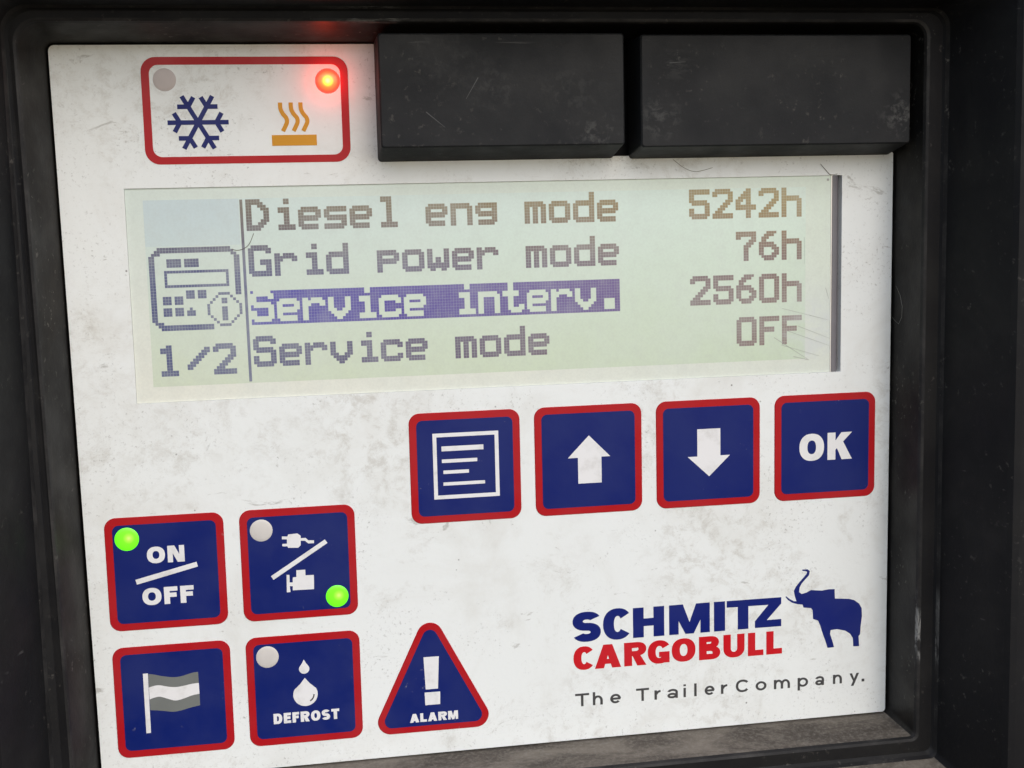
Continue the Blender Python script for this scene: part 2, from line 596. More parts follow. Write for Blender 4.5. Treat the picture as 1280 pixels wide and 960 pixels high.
            p((w - t * 1.1, xh), (w, xh), (w * .42, -h * .28), (w * .42 - t * 1.1, -h * .28))
        elif ch == '.':
            box(0, 0, t * 1.15, t * 1.15)
    return E


def draw(mb, ch, x0, y0, x1, y1, t, th, z, top):
    """one letter filling the box x0..x1, y0 (top)..y1 (baseline)"""
    w, h = x1 - x0, y1 - y0
    for i, e in enumerate(glyph(ch, w, h, t, th)):
        zz = top - 0.0015 * i
        if e[0] == 'p':
            mb.prism([(x0 + x, y1 - y) for x, y in e[1]], z, zz)
        else:
            mb.strip([(x0 + x, y1 - y) for x, y in e[1]], [(x0 + x, y1 - y) for x, y in e[2]], z, zz, e[3])


ADV = {'I': .42, 'M': 1.22, 'N': 1.05, 'O': 1.12, 'E': .86, 'F': .80, 'L': .80, 'T': .95, 'A': 1.12, 'D': 1.03, 'R': 1.06, 'S': .98, 'K': 1.12}


def word(mb, text, x0, y0, x1, y1, t, th, z, top, gap=0.12):
    """bold word fitted to a box"""
    tot = sum(ADV.get(c, 1) for c in text) + gap * (len(text) - 1)
    u = (x1 - x0) / tot
    x = x0
    for c in text:
        draw(mb, c, x, y0, x + u * ADV.get(c, 1), y1, t, th, z, top)
        x += u * (ADV.get(c, 1) + gap)


# ------------------------------------------------------------------ housing: a stepped black recess
def loop_faces(mb, loops, a, b):
    n = len(loops[a][0])
    pts = [(x, y, loops[a][1]) for x, y in loops[a][0]] + [(x, y, loops[b][1]) for x, y in loops[b][0]]
    mb.add(pts, [(i, (i + 1) % n, n + (i + 1) % n, n + i) for i in range(n)], True)


def quad(tl, tr, br, bl, r, z):
    return (rpoly([tl, tr, br, bl], r, 8), z)


LO = [
    quad((-69.25, -53.35), (64.55, -53.6), (64.45, 61.3), (-68.45, 61.3), 1.2, 1.2),
    quad((-69.30, -53.40), (64.60, -53.6), (64.50, 61.35), (-68.50, 61.35), 1.3, -0.3),
    quad((-71.50, -54.95), (64.70, -55.0), (64.75, 61.9), (-70.45, 61.9), [3.2, 2.2, 1.0, 2.0], -9.2),
    quad((-71.68, -55.15), (64.90, -55.2), (64.95, 62.1), (-70.65, 62.1), [3.3, 2.4, 1.1, 2.1], -9.8),
    quad((-72.05, -55.55), (65.30, -55.6), (65.35, 62.5), (-71.0, 62.5), [3.5, 2.6, 1.3, 2.3], -10.0),
    quad((-72.6, -56.6), (67.6, -56.6), (67.7, 64.6), (-72.2, 64.6), [3.5, 2.6, 1.3, 2.3], -9.6),
    quad((-73.0, -56.9), (67.9, -56.9), (68.0, 65.1), (-73.4, 65.1), [3.5, 2.6, 1.3, 2.3], -10.0),
    quad((-73.4, -57.2), (68.25, -57.2), (68.3, 65.5), (-73.8, 65.5), [3.6, 2.8, 1.2, 2.3], -10.7),
    quad((-77.2, -60.5), (71.7, -60.5), (72.3, 69.5), (-77.6, 69.5), [4, 3.2, 2, 3], -24.0),
    quad((-77.9, -61.0), (72.2, -61.0), (72.8, 70.2), (-78.3, 70.2), [4, 3.4, 2.2, 3], -24.9),
    quad((-78.9, -62.0), (73.2, -62.0), (73.8, 71.2), (-79.3, 71.2), [5, 4, 3, 4], -25.2),
    quad((-96, -80), (92, -80), (92, 90), (-96, 90), [8, 8, 8, 8], -25.2),
    quad((-96.6, -80.6), (92.6, -80.6), (92.6, 90.6), (-96.6, 90.6), [8, 8, 8, 8], -24.6),
    quad((-96.6, -80.6), (92.6, -80.6), (92.6, 90.6), (-96.6, 90.6), [8, 8, 8, 8], 4.0),
]
housing = bpy.data.objects.new('panel_housing', None)
COL.objects.link(housing)
housing.location = W(-2, 90.6, 2)
thing(housing, 'black plastic housing with a stepped recess around the white control panel', 'housing')
hb = MB()
we = MB()
sill = MB()
for a in range(2, len(LO) - 1):
    A, B = LO[a], LO[a + 1]
    nn_ = len(A[0])
    pp = [(x, y, A[1]) for x, y in A[0]] + [(x, y, B[1]) for x, y in B[0]]
    for i in range(nn_):
        j = (i + 1) % nn_
        low = 2 * 9 + 5 <= i < 3 * 9 + 4
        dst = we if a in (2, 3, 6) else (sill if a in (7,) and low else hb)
        dst.add([pp[i], pp[j], pp[nn_ + j], pp[nn_ + i]], [(0, 1, 2, 3)])
we.build('rim_edge', SCUFFED_HIGHLIGHT, housing)
sill.build('lower_sill', LEDGE, housing, 'dusty sill below the recess')
hb.build('outer_frame', FRAME, housing)
# back plate behind the panel
bp = MB()
bp.prism(rect(-96.5, -80.5, 92.5, 90.5), 5.0, 4.0)
bp.build('back_plate', FRAME, housing)
# the inner recess walls: sides and top one piece, the bottom one a dusty ledge
n8 = 9
wl = MB()
lg = MB()
npt = len(LO[0][0])
for a in range(0, 2):
    A, B = LO[a], LO[a + 1]
    pts = [(x, y, A[1]) for x, y in A[0]] + [(x, y, B[1]) for x, y in B[0]]
    for i in range(npt):
        j = (i + 1) % npt
        bottom = (2 * n8 + 5 <= i < 3 * n8 + 4)
        (lg if bottom else wl).add([pts[i], pts[j], pts[npt + j], pts[npt + i]], [(0, 1, 2, 3)], False)
wl.build('recess_wall', WALLDUST, housing)
lg.build('ledge', LEDGE, housing, 'lower ledge grey with dust and grit')

# ------------------------------------------------------------------ control panel
panel = bpy.data.objects.new('control_panel', None)
COL.objects.link(panel)
panel.location = W(-2, 61, 0.6)
thing(panel, 'white control panel with lit display, blue buttons and red framed heating indicator', 'control panel')

WIN = (-59.35, -32.0, 55.25, 0.68)
fp = MB()
oc = rpoly([(-68.95, -53.1), (-21.0, -53.2), (-20.95, -35.75), (64.2, -35.6), (64.08, 61.0), (-68.05, 61.0)], [0.9, 0.3, 0.3, 0.3, 0.6, 0.6], 5)
ic = rect(*WIN)
# the front face: an L-shaped outline with the display window cut out
ring = [[Vector((x, y, 0)) for x, y in oc], [Vector((x, y, 0)) for x, y in ic]]
allp = oc + ic
fp.add([(x, y, 0) for x, y in allp], [t_ for t_ in tessellate_polygon(ring)])
for lp, zb in ((oc, 1.1), (ic, 1.7)):
    no = len(lp)
    fp.add([(x, y, 0) for x, y in lp] + [(x, y, zb) for x, y in lp], [(i, (i + 1) % no, no + (i + 1) % no, no + i) for i in range(no)])
fp.build('faceplate', WHITE, panel)

# ---- display

ds = MB()
ds.prism(rect(WIN[0] + .02, WIN[1] + .02, 53.55, WIN[3] - .02), 0.54, LZ)
display = ds.build('display', SCREEN, panel)
da = MB()
da.prism(rect(-56.75, -30.2, 49.05, -1.75), LZ + .01, LZ - .015)
da.build('screen_field', ACTIVE, display)
pt = MB()
pt.prism(rect(-56.75, -30.2, -42.6, -23.2), LZ - .01, LZ - .022)
pt.build('screen_patch', PATCH, display, 'blue-grey patch above the device symbol')
st = MB()
prof = ((53.62, .12), (53.9, .14), (54.35, .24), (54.7, .46), (54.72, 1.6), (55.24, 1.6))
pts = [(x, WIN[1] + .03, z) for x, z in prof] + [(x, WIN[3] - .03, z) for x, z in prof]
n_ = len(prof)
st.add(pts, [(i, i + 1, n_ + i + 1, n_ + i) for i in range(n_ - 1)], True)
st.build('metal_strip', METAL, display)

mk = MB()
for q_, (p0, p1, w_) in enumerate((((45.0, -10.3), (50.2, -8.9), .06), ((49.8, -9.0), (53.1, -8.1), .07), ((47.7, -7.3), (53.4, -5.0), .06), ((43.6, -5.5), (49.6, -1.6), .09),
                    ((44.9, -4.2), (51.6, -2.1), .06), ((46.0, -6.5), (53.3, -3.8), .06), ((47.0, -2.2), (49.8, -1.5), .10), ((48.8, -22.0), (48.9, -17.5), .05), ((52.6, -13.5), (53.2, -11.6), .06))):
    mk.prism(line(p0, p1, w_, .4), LZ - .035, LZ - .045 - .001 * q_)
mk.prism(rpoly(rect(52.7, -31.5, 53.1, -31.1), .15, 3), LZ - .035, LZ - .06)
mk.build('scratch_marks', mat_plain('scratch_grey', (0.38, 0.39, 0.37, 1)), display)
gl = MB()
gl.prism(rect(53.42, WIN[1] + .03, 53.6, WIN[3] - .03), LZ, LZ - .12)  # added white strip paints the highlight line along the metal strip
gl.build('highlight_line', GLINT, display)

FONT = {
    'D': '#####... ######.. ##..###. ##...### ##....## ##....## ##....## ##...### ##..###. ######.. #####...',
    'i': '....##.. ....##.. ........ ..####.. ..####.. ....##.. ....##.. ....##.. ....##.. ..###### ..######',
    'e': '........ ........ ........ .######. ######## ##....## ######## #######. ##...... #######. .######.',
    's': '........ ........ ........ .####### ######## ##...... ######## .####### ......## ######## #######.',
    'l': '..####.. ..####.. ....##.. ....##.. ....##.. ....##.. ....##.. ....##.. ....##.. ..###### ..######',
    'n': '........ ........ ........ #######. ######## ##....## ##....## ##....## ##....## ##....## ##....##',
    'g': '........ ........ ........ .####### ######## ##....## ######## .####### ......## .####### .######.',
    'm': '........ ........ ........ #######. ######## ##.##.## ##.##.## ##.##.## ##.##.## ##.##.## ##.##.##',
    'o': '........ ........ ........ .######. ######## ##....## ##....## ##....## ##....## ######## .######.',
    'd': '......## ......## ......## .####### ######## ##....## ##....## ##....## ##....## ######## .#######',
    'G': '.######. ######## ##....## ##...... ##...... ##..#### ##..#### ##....## ##....## ######## .#######',
    'r': '........ ........ ........ ##.####. ######## ###...## ##...... ##...... ##...... ##...... ##......',
    'p': '........ ........ ........ #######. ######## ##....## ######## #######. ##...... ##...... ##......',
    'w': '........ ........ ........ ##....## ##....## ##....## ##.##.## ##.##.## ######## ######## .##..##.',
    'S': '.######. ######## ##....## ##...... #######. .####### ......## ##....## ##....## ######## .######.',
    'v': '........ ........ ........ ##....## ##....## ##....## ##....## ###..### .######. ..####.. ...##...',
    'c': '........ ........ ........ .######. ######## ##....## ##...... ##...... ##....## ######## .######.',
    't': '..##.... ..##.... ..##.... ######.. ######.. ..##.... ..##.... ..##.... ..##..## ..###### ...####.',
    '.': '........ ........ ........ ........ ........ ........ ........ ..####.. ..####.. ..####.. ..####..',
    '5': '######## ######## ##...... ##...... #######. .####### ......## ##....## ##....## ######## .######.',
    '2': '.######. ######## ##....## ......## .....### ....###. ...###.. ..###... .###.... ######## ########',
    '4': '....##.. ...###.. ..####.. .#####.. ###.##.. ##..##.. ######## ######## ....##.. ....##.. ....##..',
    'h': '##...... ##...... ##...... #######. ######## ##....## ##....## ##....## ##....## ##....## ##....##',
    '7': '######## ######## ##....## .....### ....###. ...###.. ...##... ...##... ...##... ...##... ...##...',
    '6': '...####. ..####.. .###.... .##..... ######.. #######. ##...### ##....## ##...### .######. ..####..',
    '0': '.######. ######## ##....## ##....## ##....## ##....## ##....## ##....## ##....## ######## .######.',
    'O': '.######. ######## ##....## ##....## ##....## ##....## ##....## ##....## ##....## ######## .######.',
    'F': '######## ######## ##...... ##...... ######.. ######.. ##...... ##...... ##...... ##...... ##......',
    '1': '..##.... ####.... ####.... ..##.... ..##.... ..##.... ..##.... ..##.... ..##.... ######.. ######..',
    '/': '........ ......## .....### ....###. ...###.. ..###... .###.... ###..... ##...... ........ ........',
}
PITCH = 0.4385
PX0, PY0 = -56.48, -30.02


def dot_xy(c, r):
    # the crystal sheet sits very slightly turned in its window
    return PX0 + c * PITCH + r * 0.0030, PY0 + r * PITCH - 0.0006 * c


def dots(mb, cells, fill=0.955):
    for c, r in cells:
        x, y = dot_xy(c, r)
        g_ = PITCH * fill
        mb.add([(x, y, LZ - .03), (x + g_, y, LZ - .03), (x + g_, y + g_, LZ - .03), (x, y + g_, LZ - .03)], [(0, 1, 2, 3)])


def text_cells(s, c0, r0):
    out = set()
    for q, ch in enumerate(s):
        if ch == ' ':
            continue
        for r, row in enumerate(FONT[ch].split()):
            for c, v in enumerate(row):
                if v == '#':
                    out.add((c0 + 9 * q + c, r0 + r))
    return out


for s_, c0, r0 in (('Diesel eng mode', 34, 0), ('Grid power mode', 34, 16), ('Service mode', 34, 48),
                   ('5242h', 195, 0), ('76h', 213, 16), ('2560h', 195, 32), ('OFF', 213, 48), ('1/2', 2, 50)):
    t_ = MB()
    dots(t_, sorted(text_cells(s_, c0, r0)))
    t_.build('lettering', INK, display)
bar = {(c, r) for c in range(34, 34 + 134) for r in range(32, 44)} - text_cells('Service interv.', 34, 32)
t_ = MB()
dots(t_, sorted(bar), 0.965)
t_.build('highlight_bar', BAR, display)
t_ = MB()
dots(t_, [(32, r) for r in range(64)], 1.0)
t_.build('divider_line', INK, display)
ico = set()
R4 = lambda c0, r0, c1, r1: {(c, r) for c in range(c0, c1 + 1) for r in range(r0, r1 + 1)}
ico |= R4(3, 0, 27, 1) | R4(0, 3, 1, 25) | R4(29, 3, 30, 16) | R4(3, 27, 20, 28)
ico |= R4(1, 2, 2, 2) | R4(2, 1, 3, 2) | R4(1, 26, 3, 26) | R4(2, 27, 3, 27) | R4(28, 1, 28, 2) | R4(29, 2, 29, 3)
ico |= R4(6, 4, 10, 6) | R4(12, 4, 16, 6)
ico |= R4(5, 8, 26, 13) - R4(6, 9, 25, 12)
ico |= R4(4, 17, 6, 19) | R4(8, 17, 10, 19) | R4(12, 15, 14, 17) | R4(16, 15, 18, 17)
ico |= R4(4, 21, 6, 23) | R4(8, 21, 10, 23) | R4(12, 22, 14, 23) | {(13, 21)}
ico |= R4(23, 16, 26, 16) | R4(23, 27, 26, 27) | R4(19, 20, 19, 23) | R4(30, 20, 30, 23)
ico |= {(22, 17), (21, 18), (20, 19), (27, 17), (28, 18), (29, 19), (20, 24), (21, 25), (22, 26), (29, 24), (28, 25), (27, 26)}
ico |= R4(24, 18, 25, 19) | R4(24, 21, 25, 25)
t_ = MB()
dots(t_, [(c, r + 16) for c, r in sorted(ico)])
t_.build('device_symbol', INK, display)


# ---- push buttons
def lens(cx, cy, r, z, mat, parent, name='indicator_light', h=0.13, label=None):
    b = MB()
    k, rings = 28, 5
    pts = []
    for j in range(rings):
        a = j / (rings - 1) * PI / 2
        rr = r * math.cos(a * .92)
        pts += [(cx + rr * math.cos(2 * PI * q / k), cy + rr * math.sin(2 * PI * q / k), z - h * math.sin(a)) for q in range(k)]
    F = [(j * k + q, j * k + (q + 1) % k, (j + 1) * k + (q + 1) % k, (j + 1) * k + q) for j in range(rings - 1) for q in range(k)]
    F.append(tuple((rings - 1) * k + q for q in range(k)))
    b.add(pts, F, True)
    return b.build(name, mat, parent, label)


ZB, ZF, ZS = -0.14, -0.17, -0.185       # border, face and print heights


def button(x, y, s, label, border=1.15, r=1.75):
    f = MB()
    f.prism(rpoly(rect(x + border, y + border, x + s - border, y + s - border), r - .75, 6), 0.01, ZF, 0.05)
    key = f.build('push_button', BLUE, panel, label)
    b = MB()
    b.prism(rpoly(rect(x, y, x + s, y + s), r, 8), 0.005, ZB, 0.10)
    b.build('border', RED, key)
    return key


def sym(mbs, key, mat=None, name='symbol', label=None):
    return mbs.build(name, mat or WPRINT, key, label)


QX = (-17.75, 2.6, 23.03, 43.57)
QY = 4.3
# menu page
k1 = button(QX[0], QY, 18, 'blue menu button showing a white page with lines')
b = MB()
w = .62
x0, y0, x1, y1 = -14.0, 7.67, -3.32, 18.4
for i, rc in enumerate((rect(x0, y0, x1, y0 + w), rect(x0, y1 - w, x1, y1), rect(x0, y0 + w, x0 + w, y1 - w), rect(x1 - w, y0 + w, x1, y1 - w))):
    b.prism(rc, ZF, ZS)
for rc in (rect(-12.6, 9.8, -5.8, 10.6), rect(-12.6, 11.93, -6.85, 12.5), rect(-12.4, 13.74, -8.25, 14.3), rect(-12.45, 15.68, -5.68, 16.22)):
    b.prism(rc, ZF, ZS)
sym(b, k1, name='page_symbol')
k2 = button(QX[1], QY, 18, 'blue button with a white arrow pointing up')
b = MB()
b.prism([(11.65, 9.25), (15.2, 12.88), (13.7, 12.88), (13.7, 17.18), (9.76, 17.18), (9.76, 12.88), (8.07, 12.88)], ZF, ZS)
sym(b, k2, name='arrow_symbol')
k3 = button(QX[2], QY, 18, 'blue button with a white arrow pointing down')
b = MB()
b.prism([(30.07, 9.2), (34.06, 9.2), (34.06, 13.78), (35.73, 13.78), (32.1, 17.22), (28.4, 13.78), (30.07, 13.78)], ZF, ZS)
sym(b, k3, name='arrow_symbol')
k4 = button(QX[3], QY, 18, 'blue button with the white letters OK')
b = MB()
word(b, 'OK', 47.95, 10.98, 57.35, 15.62, 1.42, 1.15, ZF, ZS, 0.16)
sym(b, k4, name='lettering')

LX = (-65.4, -44.92)
LY = (18.34, 39.08)
SB = 18.09
k5 = button(LX[0], LY[0], SB, 'blue ON and OFF button with a lit green lamp')
b = MB()
word(b, 'ON', -59.2, 23.2, -53.5, 25.85, .86, .70, ZF, ZS, 0.16)
word(b, 'OFF', -60.25, 29.75, -52.4, 32.5, .86, .70, ZF, ZS, 0.16)
b.prism(line((-61.05, 28.68), (-51.65, 26.42), .80), ZF, ZS)
sym(b, k5, name='lettering')
GREEN = [(0.0, (0.75, 1.0, 0.25, 1)), (0.22, (0.42, 1.0, 0.08, 1)), (0.45, (0.16, 0.90, 0.02, 1)), (1.0, (0.11, 0.72, 0.012, 1))]
lens(-62.07, 21.76, 1.84, ZF, mat_lamp('green_lamp_on', GREEN, 0.85, (-61.75, 21.6, ZF - .2), 2.0), k5, label='lit green lamp')
k6 = button(LX[1], LY[0], SB, 'blue power source button with plug and engine symbols, lower green lamp lit')
b = MB()
b.prism([(-37.4, 22.6), (-35.96, 22.53), (-35.46, 22.93), (-35.47, 23.33), (-34.69, 23.32), (-34.31, 23.75), (-33.4, 23.81), (-33.42, 24.28), (-34.34, 24.26), (-34.84, 23.78), (-35.49, 23.74), (-35.52, 24.48), (-35.93, 24.86), (-37.5, 24.75), (-37.61, 24.5), (-38.39, 24.45), (-38.38, 24.09), (-37.66, 24.07), (-37.63, 23.39), (-38.41, 23.31), (-38.39, 22.87), (-37.54, 22.92)], ZF, ZS)
sym(b, k6, name='plug_symbol')
b = MB()
b.prism([(-36.38, 28.5), (-34.98, 28.49), (-34.98, 29.42), (-33.66, 29.44), (-33.73, 31.77), (-37.08, 31.73), (-37.05, 31.04), (-37.51, 31.01), (-37.45, 31.97), (-38.01, 32.0), (-37.95, 29.14), (-37.5, 29.17), (-37.51, 30.4), (-37.03, 30.43), (-36.99, 29.62), (-36.43, 29.59)], ZF, ZS)
sym(b, k6, name='engine_symbol')
b = MB()
b.prism(line((-40.2, 29.5), (-31.5, 24.08), .72), ZF, ZS - .002)
sym(b, k6, name='slash_symbol')
lens(-41.56, 21.7, 1.77, ZF, LENS_OFF, k6, label='unlit grey lamp')
lens(-30.11, 33.19, 1.8, ZF, mat_lamp('green_lamp_on', GREEN, 0.85, (-29.85, 33.05, ZF - .2), 2.0), k6, label='lit green lamp')
k7 = button(LX[0], LY[1], SB, 'blue button with a waving grey and white flag')
b = MB()
b.prism([(-60.89, 43.5), (-60.13, 43.5), (-60.2, 53.26), (-60.9, 53.29)], ZF, ZS)
sym(b, k7, name='flag_pole')
b = MB()
fl = [smooth_path(q, 4) for q in (
    [(-60.1, 43.6), (-59.2, 43.78), (-58.05, 44.11), (-56.4, 44.44), (-55.18, 44.41), (-54.01, 44.14), (-53.19, 43.95), (-52.44, 43.9)],
    [(-60.1, 45.82), (-59.3, 45.62), (-58.5, 45.58), (-57.35, 45.88), (-56.21, 46.08), (-55.04, 46.03), (-53.52, 45.78), (-52.42, 45.72)],
    [(-60.1, 47.78), (-59.39, 47.55), (-58.47, 47.46), (-57.23, 47.93), (-56.09, 48.3), (-54.68, 48.02), (-53.62, 47.68), (-52.40, 47.5)],
    [(-60.1, 49.55), (-59.0, 49.68), (-58.02, 49.85), (-56.65, 50.1), (-55.49, 50.02), (-54.6, 49.82), (-53.72, 49.62), (-52.40, 49.4)])]
b.strip(fl[0], fl[1], ZF, ZS)
b.strip(fl[2], fl[3], ZF, ZS)
sym(b, k7, GREY, 'grey_stripes')
b = MB()
b.strip(fl[1], fl[2], ZF, ZS - .002)
sym(b, k7, WPRINT, 'white_stripe')
k8 = button(LX[1], LY[1], SB, 'blue DEFROST button with two white water drops and an unlit lamp')
lens(-41.55, 42.38, 1.78, ZF, LENS_OFF, k8, label='unlit grey lamp')


def drop(cx, top, bot, r):
    cy = bot - r
    pts = [(cx, top)]
    a0 = math.radians(-28)
    n_ = 26
    for i in range(n_ + 1):
        a = a0 + (PI - 2 * a0) * i / n_
        pts.append((cx + r * math.cos(a), cy + r * math.sin(a)))
    # waist: the sides bend in towards the tip
    L_, R_ = pts[-1], pts[1]
    mid = lambda p_, q: (cx + (p_[0] - cx) * q, top + (p_[1] - top) * (q * .55 + .27))
    return [pts[0], mid(R_, .42)] + pts[1:] + [mid(L_, .42)]


b = MB()
b.prism(drop(-35.85, 43.25, 45.62, .82), ZF, ZS)
b.prism(drop(-35.82, 46.3, 51.02, 1.95), ZF, ZS)
sym(b, k8, name='drops_symbol')
b = MB()
a_, b_ = rails([(-35.15 + 1.1 * math.cos(math.radians(q)) * .95 - .35, 49.05 + 1.25 * math.sin(math.radians(q))) for q in range(5, 70, 8)], .22)
b.strip(a_, b_, ZS, ZS - .006)
sym(b, k8, INKGREY, 'drop_notch_line')  # dark printed notch line in the larger drop
b = MB()
word(b, 'DEFROST', -41.05, 51.9, -30.55, 53.62, .54, .44, ZF, ZS, 0.17)
sym(b, k8, name='lettering')

# alarm triangle
tri = [(-15.5, 36.1), (-4.68, 57.2), (-25.65, 57.15)]
b = MB()
b.prism(offset(rpoly(tri, 2.35, 10)[::-1], .95) if False else rpoly([(-15.48, 38.35), (-6.35, 56.15), (-24.05, 56.12)], 1.25, 10), 0.01, ZF, 0.05)
k9 = b.build('push_button', BLUE, panel, 'blue triangular ALARM button with a white exclamation mark')
b = MB()
b.prism(rpoly(tri, 2.15, 12), 0.005, ZB, 0.10)
b.build('border', RED, k9)
b = MB()
b.prism([(-16.6, 44.48), (-14.08, 44.5), (-14.38, 49.97), (-16.4, 49.95)], ZF, ZS)
b.prism([(-16.6, 50.48), (-14.03, 50.48), (-14.1, 52.63), (-16.55, 52.63)], ZF, ZS)
sym(b, k9, name='exclamation_mark')
b = MB()
word(b, 'ALARM', -19.15, 53.95, -11.2, 55.42, .50, .40, ZF, ZS, 0.14)
sym(b, k9, name='lettering')

# ---- cooling / heating indicator
bi = MB()
o_, i_ = rpoly(rect(-55.93, -51.35, -25.22, -35.49), 2.2, 8), rpoly(rect(-54.75, -50.2, -26.4, -36.6), 1.35, 8)
bi.strip(o_, i_, 0.005, -0.06, True)
ind = bi.build('indicator_frame', RED, panel, 'red outlined box with snowflake and heating symbols')
b = MB()
cx, cy, RR, w = -47.93, -41.68, 4.5, .68
q_ = 0
for i in range(6):
    a = i * PI / 3
    d = Vector((math.cos(a), math.sin(a)))
    b.prism(line((cx, cy), (cx + d.x * RR, cy + d.y * RR), w), 0.01, -0.05 - .0008 * q_)
    q_ += 1
    for s in (-1, 1):
        e = Vector((math.cos(a + s * PI / 3), math.sin(a + s * PI / 3)))
        p0 = Vector((cx, cy)) + d * RR * .60
        b.prism(line(p0, p0 + e * RR * .36, w), 0.01, -0.05 - .0008 * q_)
        q_ += 1
b.build('snowflake_symbol', NAVY, ind)
b = MB()
b.prism(rect(-37.1, -39.66, -30.33, -38.04), 0.01, -0.05)
for dx in (0, 1.6, 3.06):
    pa = smooth_path([(-35.64 + dx, -44.52), (-35.61 + dx, -43.55), (-35.27 + dx, -42.8), (-34.80 + dx, -42.2), (-34.72 + dx, -41.6), (-34.97 + dx, -41.0), (-35.38 + dx, -40.22)], 4)
    a_, b_ = rails(pa, .64)
    b.strip(a_, b_, 0.01, -0.05)
b.build('heating_symbol', ORANGE, ind)
lens(-52.54, -48.0, 1.7, 0.0, mat_plain('unlit_red_lens', srgb(186, 176, 174), .4), ind, label='unlit grey lamp', h=.08)
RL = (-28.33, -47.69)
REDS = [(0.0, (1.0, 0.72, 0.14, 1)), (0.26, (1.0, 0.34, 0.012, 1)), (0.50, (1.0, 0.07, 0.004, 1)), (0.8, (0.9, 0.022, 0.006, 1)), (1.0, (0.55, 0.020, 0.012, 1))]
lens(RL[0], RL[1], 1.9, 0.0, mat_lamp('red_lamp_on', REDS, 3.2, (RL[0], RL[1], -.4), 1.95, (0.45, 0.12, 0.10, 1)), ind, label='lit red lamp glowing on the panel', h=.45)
ld = bpy.data.lights.new('red_lamp_light', 'POINT')
ld.energy = 0.0008
ld.color = (1.0, 0.035, 0.012)
ld.shadow_soft_size = 0.0006
lo = bpy.data.objects.new('red_lamp_light', ld)
COL.objects.link(lo)
lo.location = W(RL[0], RL[1], -2.0)

# ---- logo
b = MB()
SZ = -0.05
draw(b, 'S', 8.4, 38.95, 13.2, 44.1, 1.75, 1.32, .01, SZ)
draw(b, 'C', 13.6, 38.75, 18.3, 44.15, 1.85, 1.3, .01, SZ)
draw(b, 'H', 18.75, 38.95, 24.16, 44.1, 1.85, 1.3, .01, SZ)
draw(b, 'M', 25.03, 38.95, 32.15, 44.1, 2.0, 1.3, .01, SZ)
draw(b, 'I', 32.9, 38.95, 34.85, 44.1, 1.9, 1.3, .01, SZ)
b.prism([(35.17, 38.96), (44.87, 38.98), (44.87, 40.09), (42.27, 42.82), (44.88, 42.82), (44.88, 44.07), (40.17, 44.05), (40.17, 42.87), (42.58, 40.15), (38.99, 40.11), (38.99, 44.07), (37.11, 44.07), (37.12, 40.12), (35.16, 40.09)], .01, SZ)
logo = b.build('logo', LOGO_BLUE, panel, 'two line logo in blue and red beside a blue elephant')
b = MB()
for ch, x0, x1, t in (('C', 8.45, 11.9, 1.35), ('A', 12.1, 16.6, 1.4), ('R', 17.16, 21.0, 1.35), ('G', 21.26, 25.04, 1.35), ('O', 25.44, 29.6, 1.4),
                      ('B', 30.23, 33.98, 1.35), ('U', 34.56, 38.3, 1.3), ('L', 38.92, 41.68, 1.3), ('L', 42.21, 45.03, 1.3)):
    draw(b, ch, x0, 44.86, x1, 48.92, t, 0.98, .01, SZ)
b.build('lettering', LOGO_RED, logo)
ele = [(48.63, 34.41), (49.59, 34.44), (50.0, 34.77), (49.86, 35.46), (49.15, 36.2), (48.52, 36.86), (48.16, 37.53), (48.08, 38.32), (48.53, 38.7), (49.43, 38.51), (50.24, 38.12), (51.15, 38.25), (52.24, 38.36), (53.51, 38.22), (54.51, 38.26), (54.58, 39.95), (57.17, 40.19), (58.09, 40.48), (59.02, 41.17), (59.49, 42.0), (59.56, 43.44), (59.34, 45.21), (59.26, 46.63), (58.99, 46.97), (59.1, 48.77), (58.03, 48.72), (57.94, 47.24), (57.42, 46.4), (56.5, 45.79), (55.03, 45.4), (53.84, 45.49), (53.75, 46.19), (54.13, 47.29), (54.5, 48.58), (53.32, 48.62), (52.85, 47.19), (52.38, 45.91), (51.92, 44.45), (51.55, 43.62), (50.64, 43.25), (50.54, 41.68), (50.26, 41.31), (48.9, 41.11), (48.72, 40.57), (47.72, 40.41), (46.82, 40.08), (46.1, 39.58), (45.65, 39.02), (45.77, 38.89), (46.37, 39.42), (47.18, 39.87), (47.63, 39.91), (47.36, 39.15), (47.14, 38.07), (47.53, 37.31), (48.16, 36.57), (48.78, 35.91), (49.41, 35.25), (49.54, 34.87), (49.23, 34.71), (48.69, 34.64)]
b = MB()
b.prism(ele, .01, SZ)
b.build('elephant_emblem', LOGO_BLUE, logo)
b = MB()
for ch, x, wd in (('T', 8.62, 2.4), ('h', 11.65, 1.7), ('e', 14.65, 1.85), ('T', 19.15, 2.25), ('r', 22.35, 1.1), ('a', 24.6, 1.85), ('i', 27.45, .42), ('l', 29.35, .42),
                  ('e', 31.2, 1.75), ('r', 34.1, 1.15), ('C', 36.75, 2.3), ('o', 40.3, 1.95), ('m', 43.6, 2.9), ('p', 47.9, 1.9), ('a', 51.1, 1.6),
                  ('n', 54.35, 1.65), ('y', 57.4, 1.75), ('.', 59.65, .42)):
    draw(b, ch, x, 53.0, x + wd, 55.2, .42, .35, .01, SZ)
b.build('slogan', INKGREY, panel)


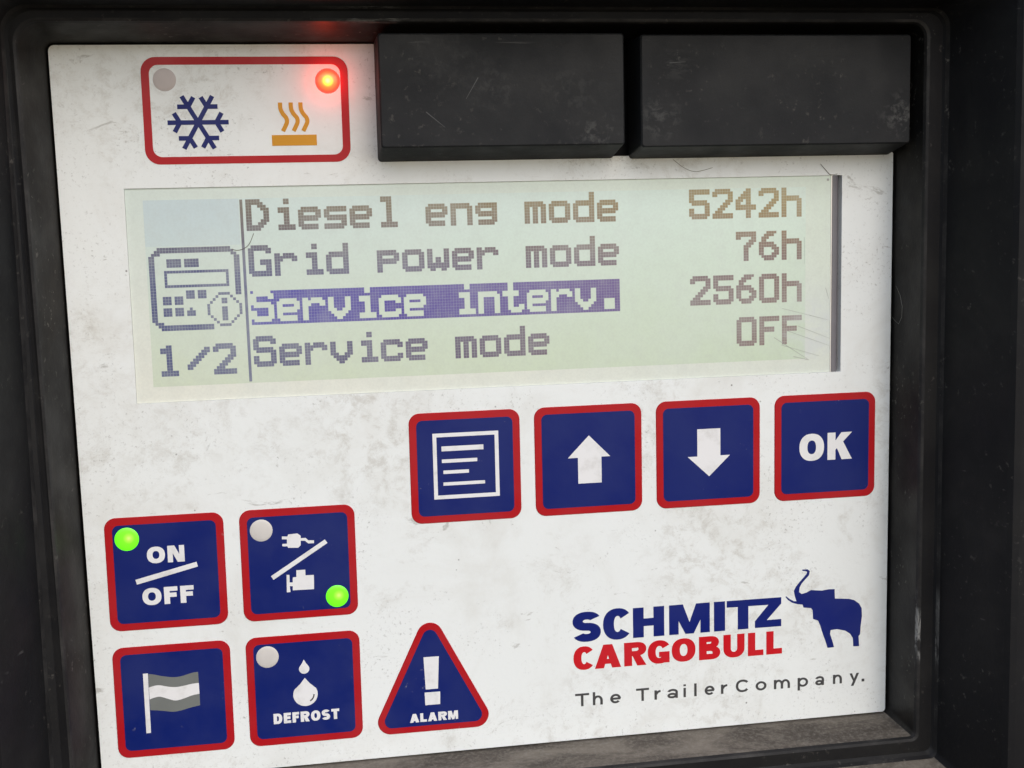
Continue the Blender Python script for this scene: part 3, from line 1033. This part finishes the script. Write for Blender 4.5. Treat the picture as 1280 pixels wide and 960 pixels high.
# ------------------------------------------------------------------ black cover blocks over the panel's upper edge
def cover(front, base, hz, label):
    """front, base: (x0, y0, x1, y1); the underside slopes out from base to front"""
    f, ba = front, base
    b = MB()
    z1 = -hz
    e = .22
    F = rpoly(rect(*f), .35, 3)
    M = rpoly(rect(f[0] - e, f[1] - e, f[2] + e, f[3] + e), .45, 3)
    B = rpoly(rect(*ba), .6, 3)
    n_ = len(F)
    pts = [(x, y, z1) for x, y in F] + [(x, y, z1 + .28) for x, y in M] + [(x, y, -.02) for x, y in B]
    fs = [tuple(range(n_))]
    for r in (0, 1):
        fs += [(r * n_ + i, r * n_ + (i + 1) % n_, (r + 1) * n_ + (i + 1) % n_, (r + 1) * n_ + i) for i in range(n_)]
    b.add(pts, fs)
    return b.build('cover_block', BLOCK)


c1 = cover((-20.85, -53.6, 16.2, -37.3), (-21.1, -53.9, 16.45, -35.35), 7.5, '')
thing(c1, 'black plastic cover block next to the red framed indicator, with a slanted pale scratch', 'cover', 'black cover blocks above the display')
c2 = cover((19.25, -53.4, 63.2, -36.85), (18.95, -53.7, 63.6, -35.2), 7.5, '')
thing(c2, 'wider black plastic cover block in the upper corner of the recess', 'cover', 'black cover blocks above the display')


def fibre(name, pts, r, mat, parent=None):
    b = MB()
    b.tube(pts, r)
    return b.build(name, mat, parent)


# scratches on the covers' faces
for par, ls in ((c1, (((-6.2, -47.3), (-8.1, -44.2)), ((-14.2, -42.3), (-11.4, -40.0)))),
                (c2, (((23.6, -49.35), (26.2, -49.5)),))):
    for (p0, p1) in ls:
        bb = MB()
        bb.prism(line(p0, p1, .16, .35), -7.49, -7.505)
        bb.build('scratch', SCRATCH, par)

# hairs lying on the panel and its recess
h1 = fibre('hair', [(x, y, LZ - .09) for x, y in smooth_path([(-43.9, -22.55), (-43.2, -22.35), (-42.3, -22.5), (-41.3, -23.2), (-40.5, -24.9)], 6)], .045, HAIR)
thing(h1, 'short curved hair stuck on the display across its vertical divider line', 'hair')
h2 = fibre('hair', [(x, y, -.06) for x, y in smooth_path([(51.4, -33.9), (52.6, -32.6), (53.2, -32.1), (54.4, -32.2)], 6)], .05, HAIR)
thing(h2, 'tiny bent hair on the white panel above the right end of the display', 'hair')
h3 = fibre('hair', [(x, y, z) for x, y, z in ((64.3, -13.5, -1.5), (64.5, -12.0, -2.6), (64.4, -10.2, -3.6), (64.45, -8.4, -3.4), (64.4, -7.2, -2.4), (64.4, -7.6, -1.2), (64.2, -8.2, -.4))], .03, mat_plain('grey_fibre', (0.2, .19, .17, 1)))
thing(h3, 'looped grey fibre clinging to the recess wall right of the display', 'hair')
h4 = fibre('hair', [(x, y, -.05) for x, y in smooth_path([(26.3, -35.0), (28.2, -33.6), (30.2, -33.0), (33.0, -33.6)], 6)], .035, HAIR)
thing(h4, 'thin curved hair under the wider black cover block', 'hair')
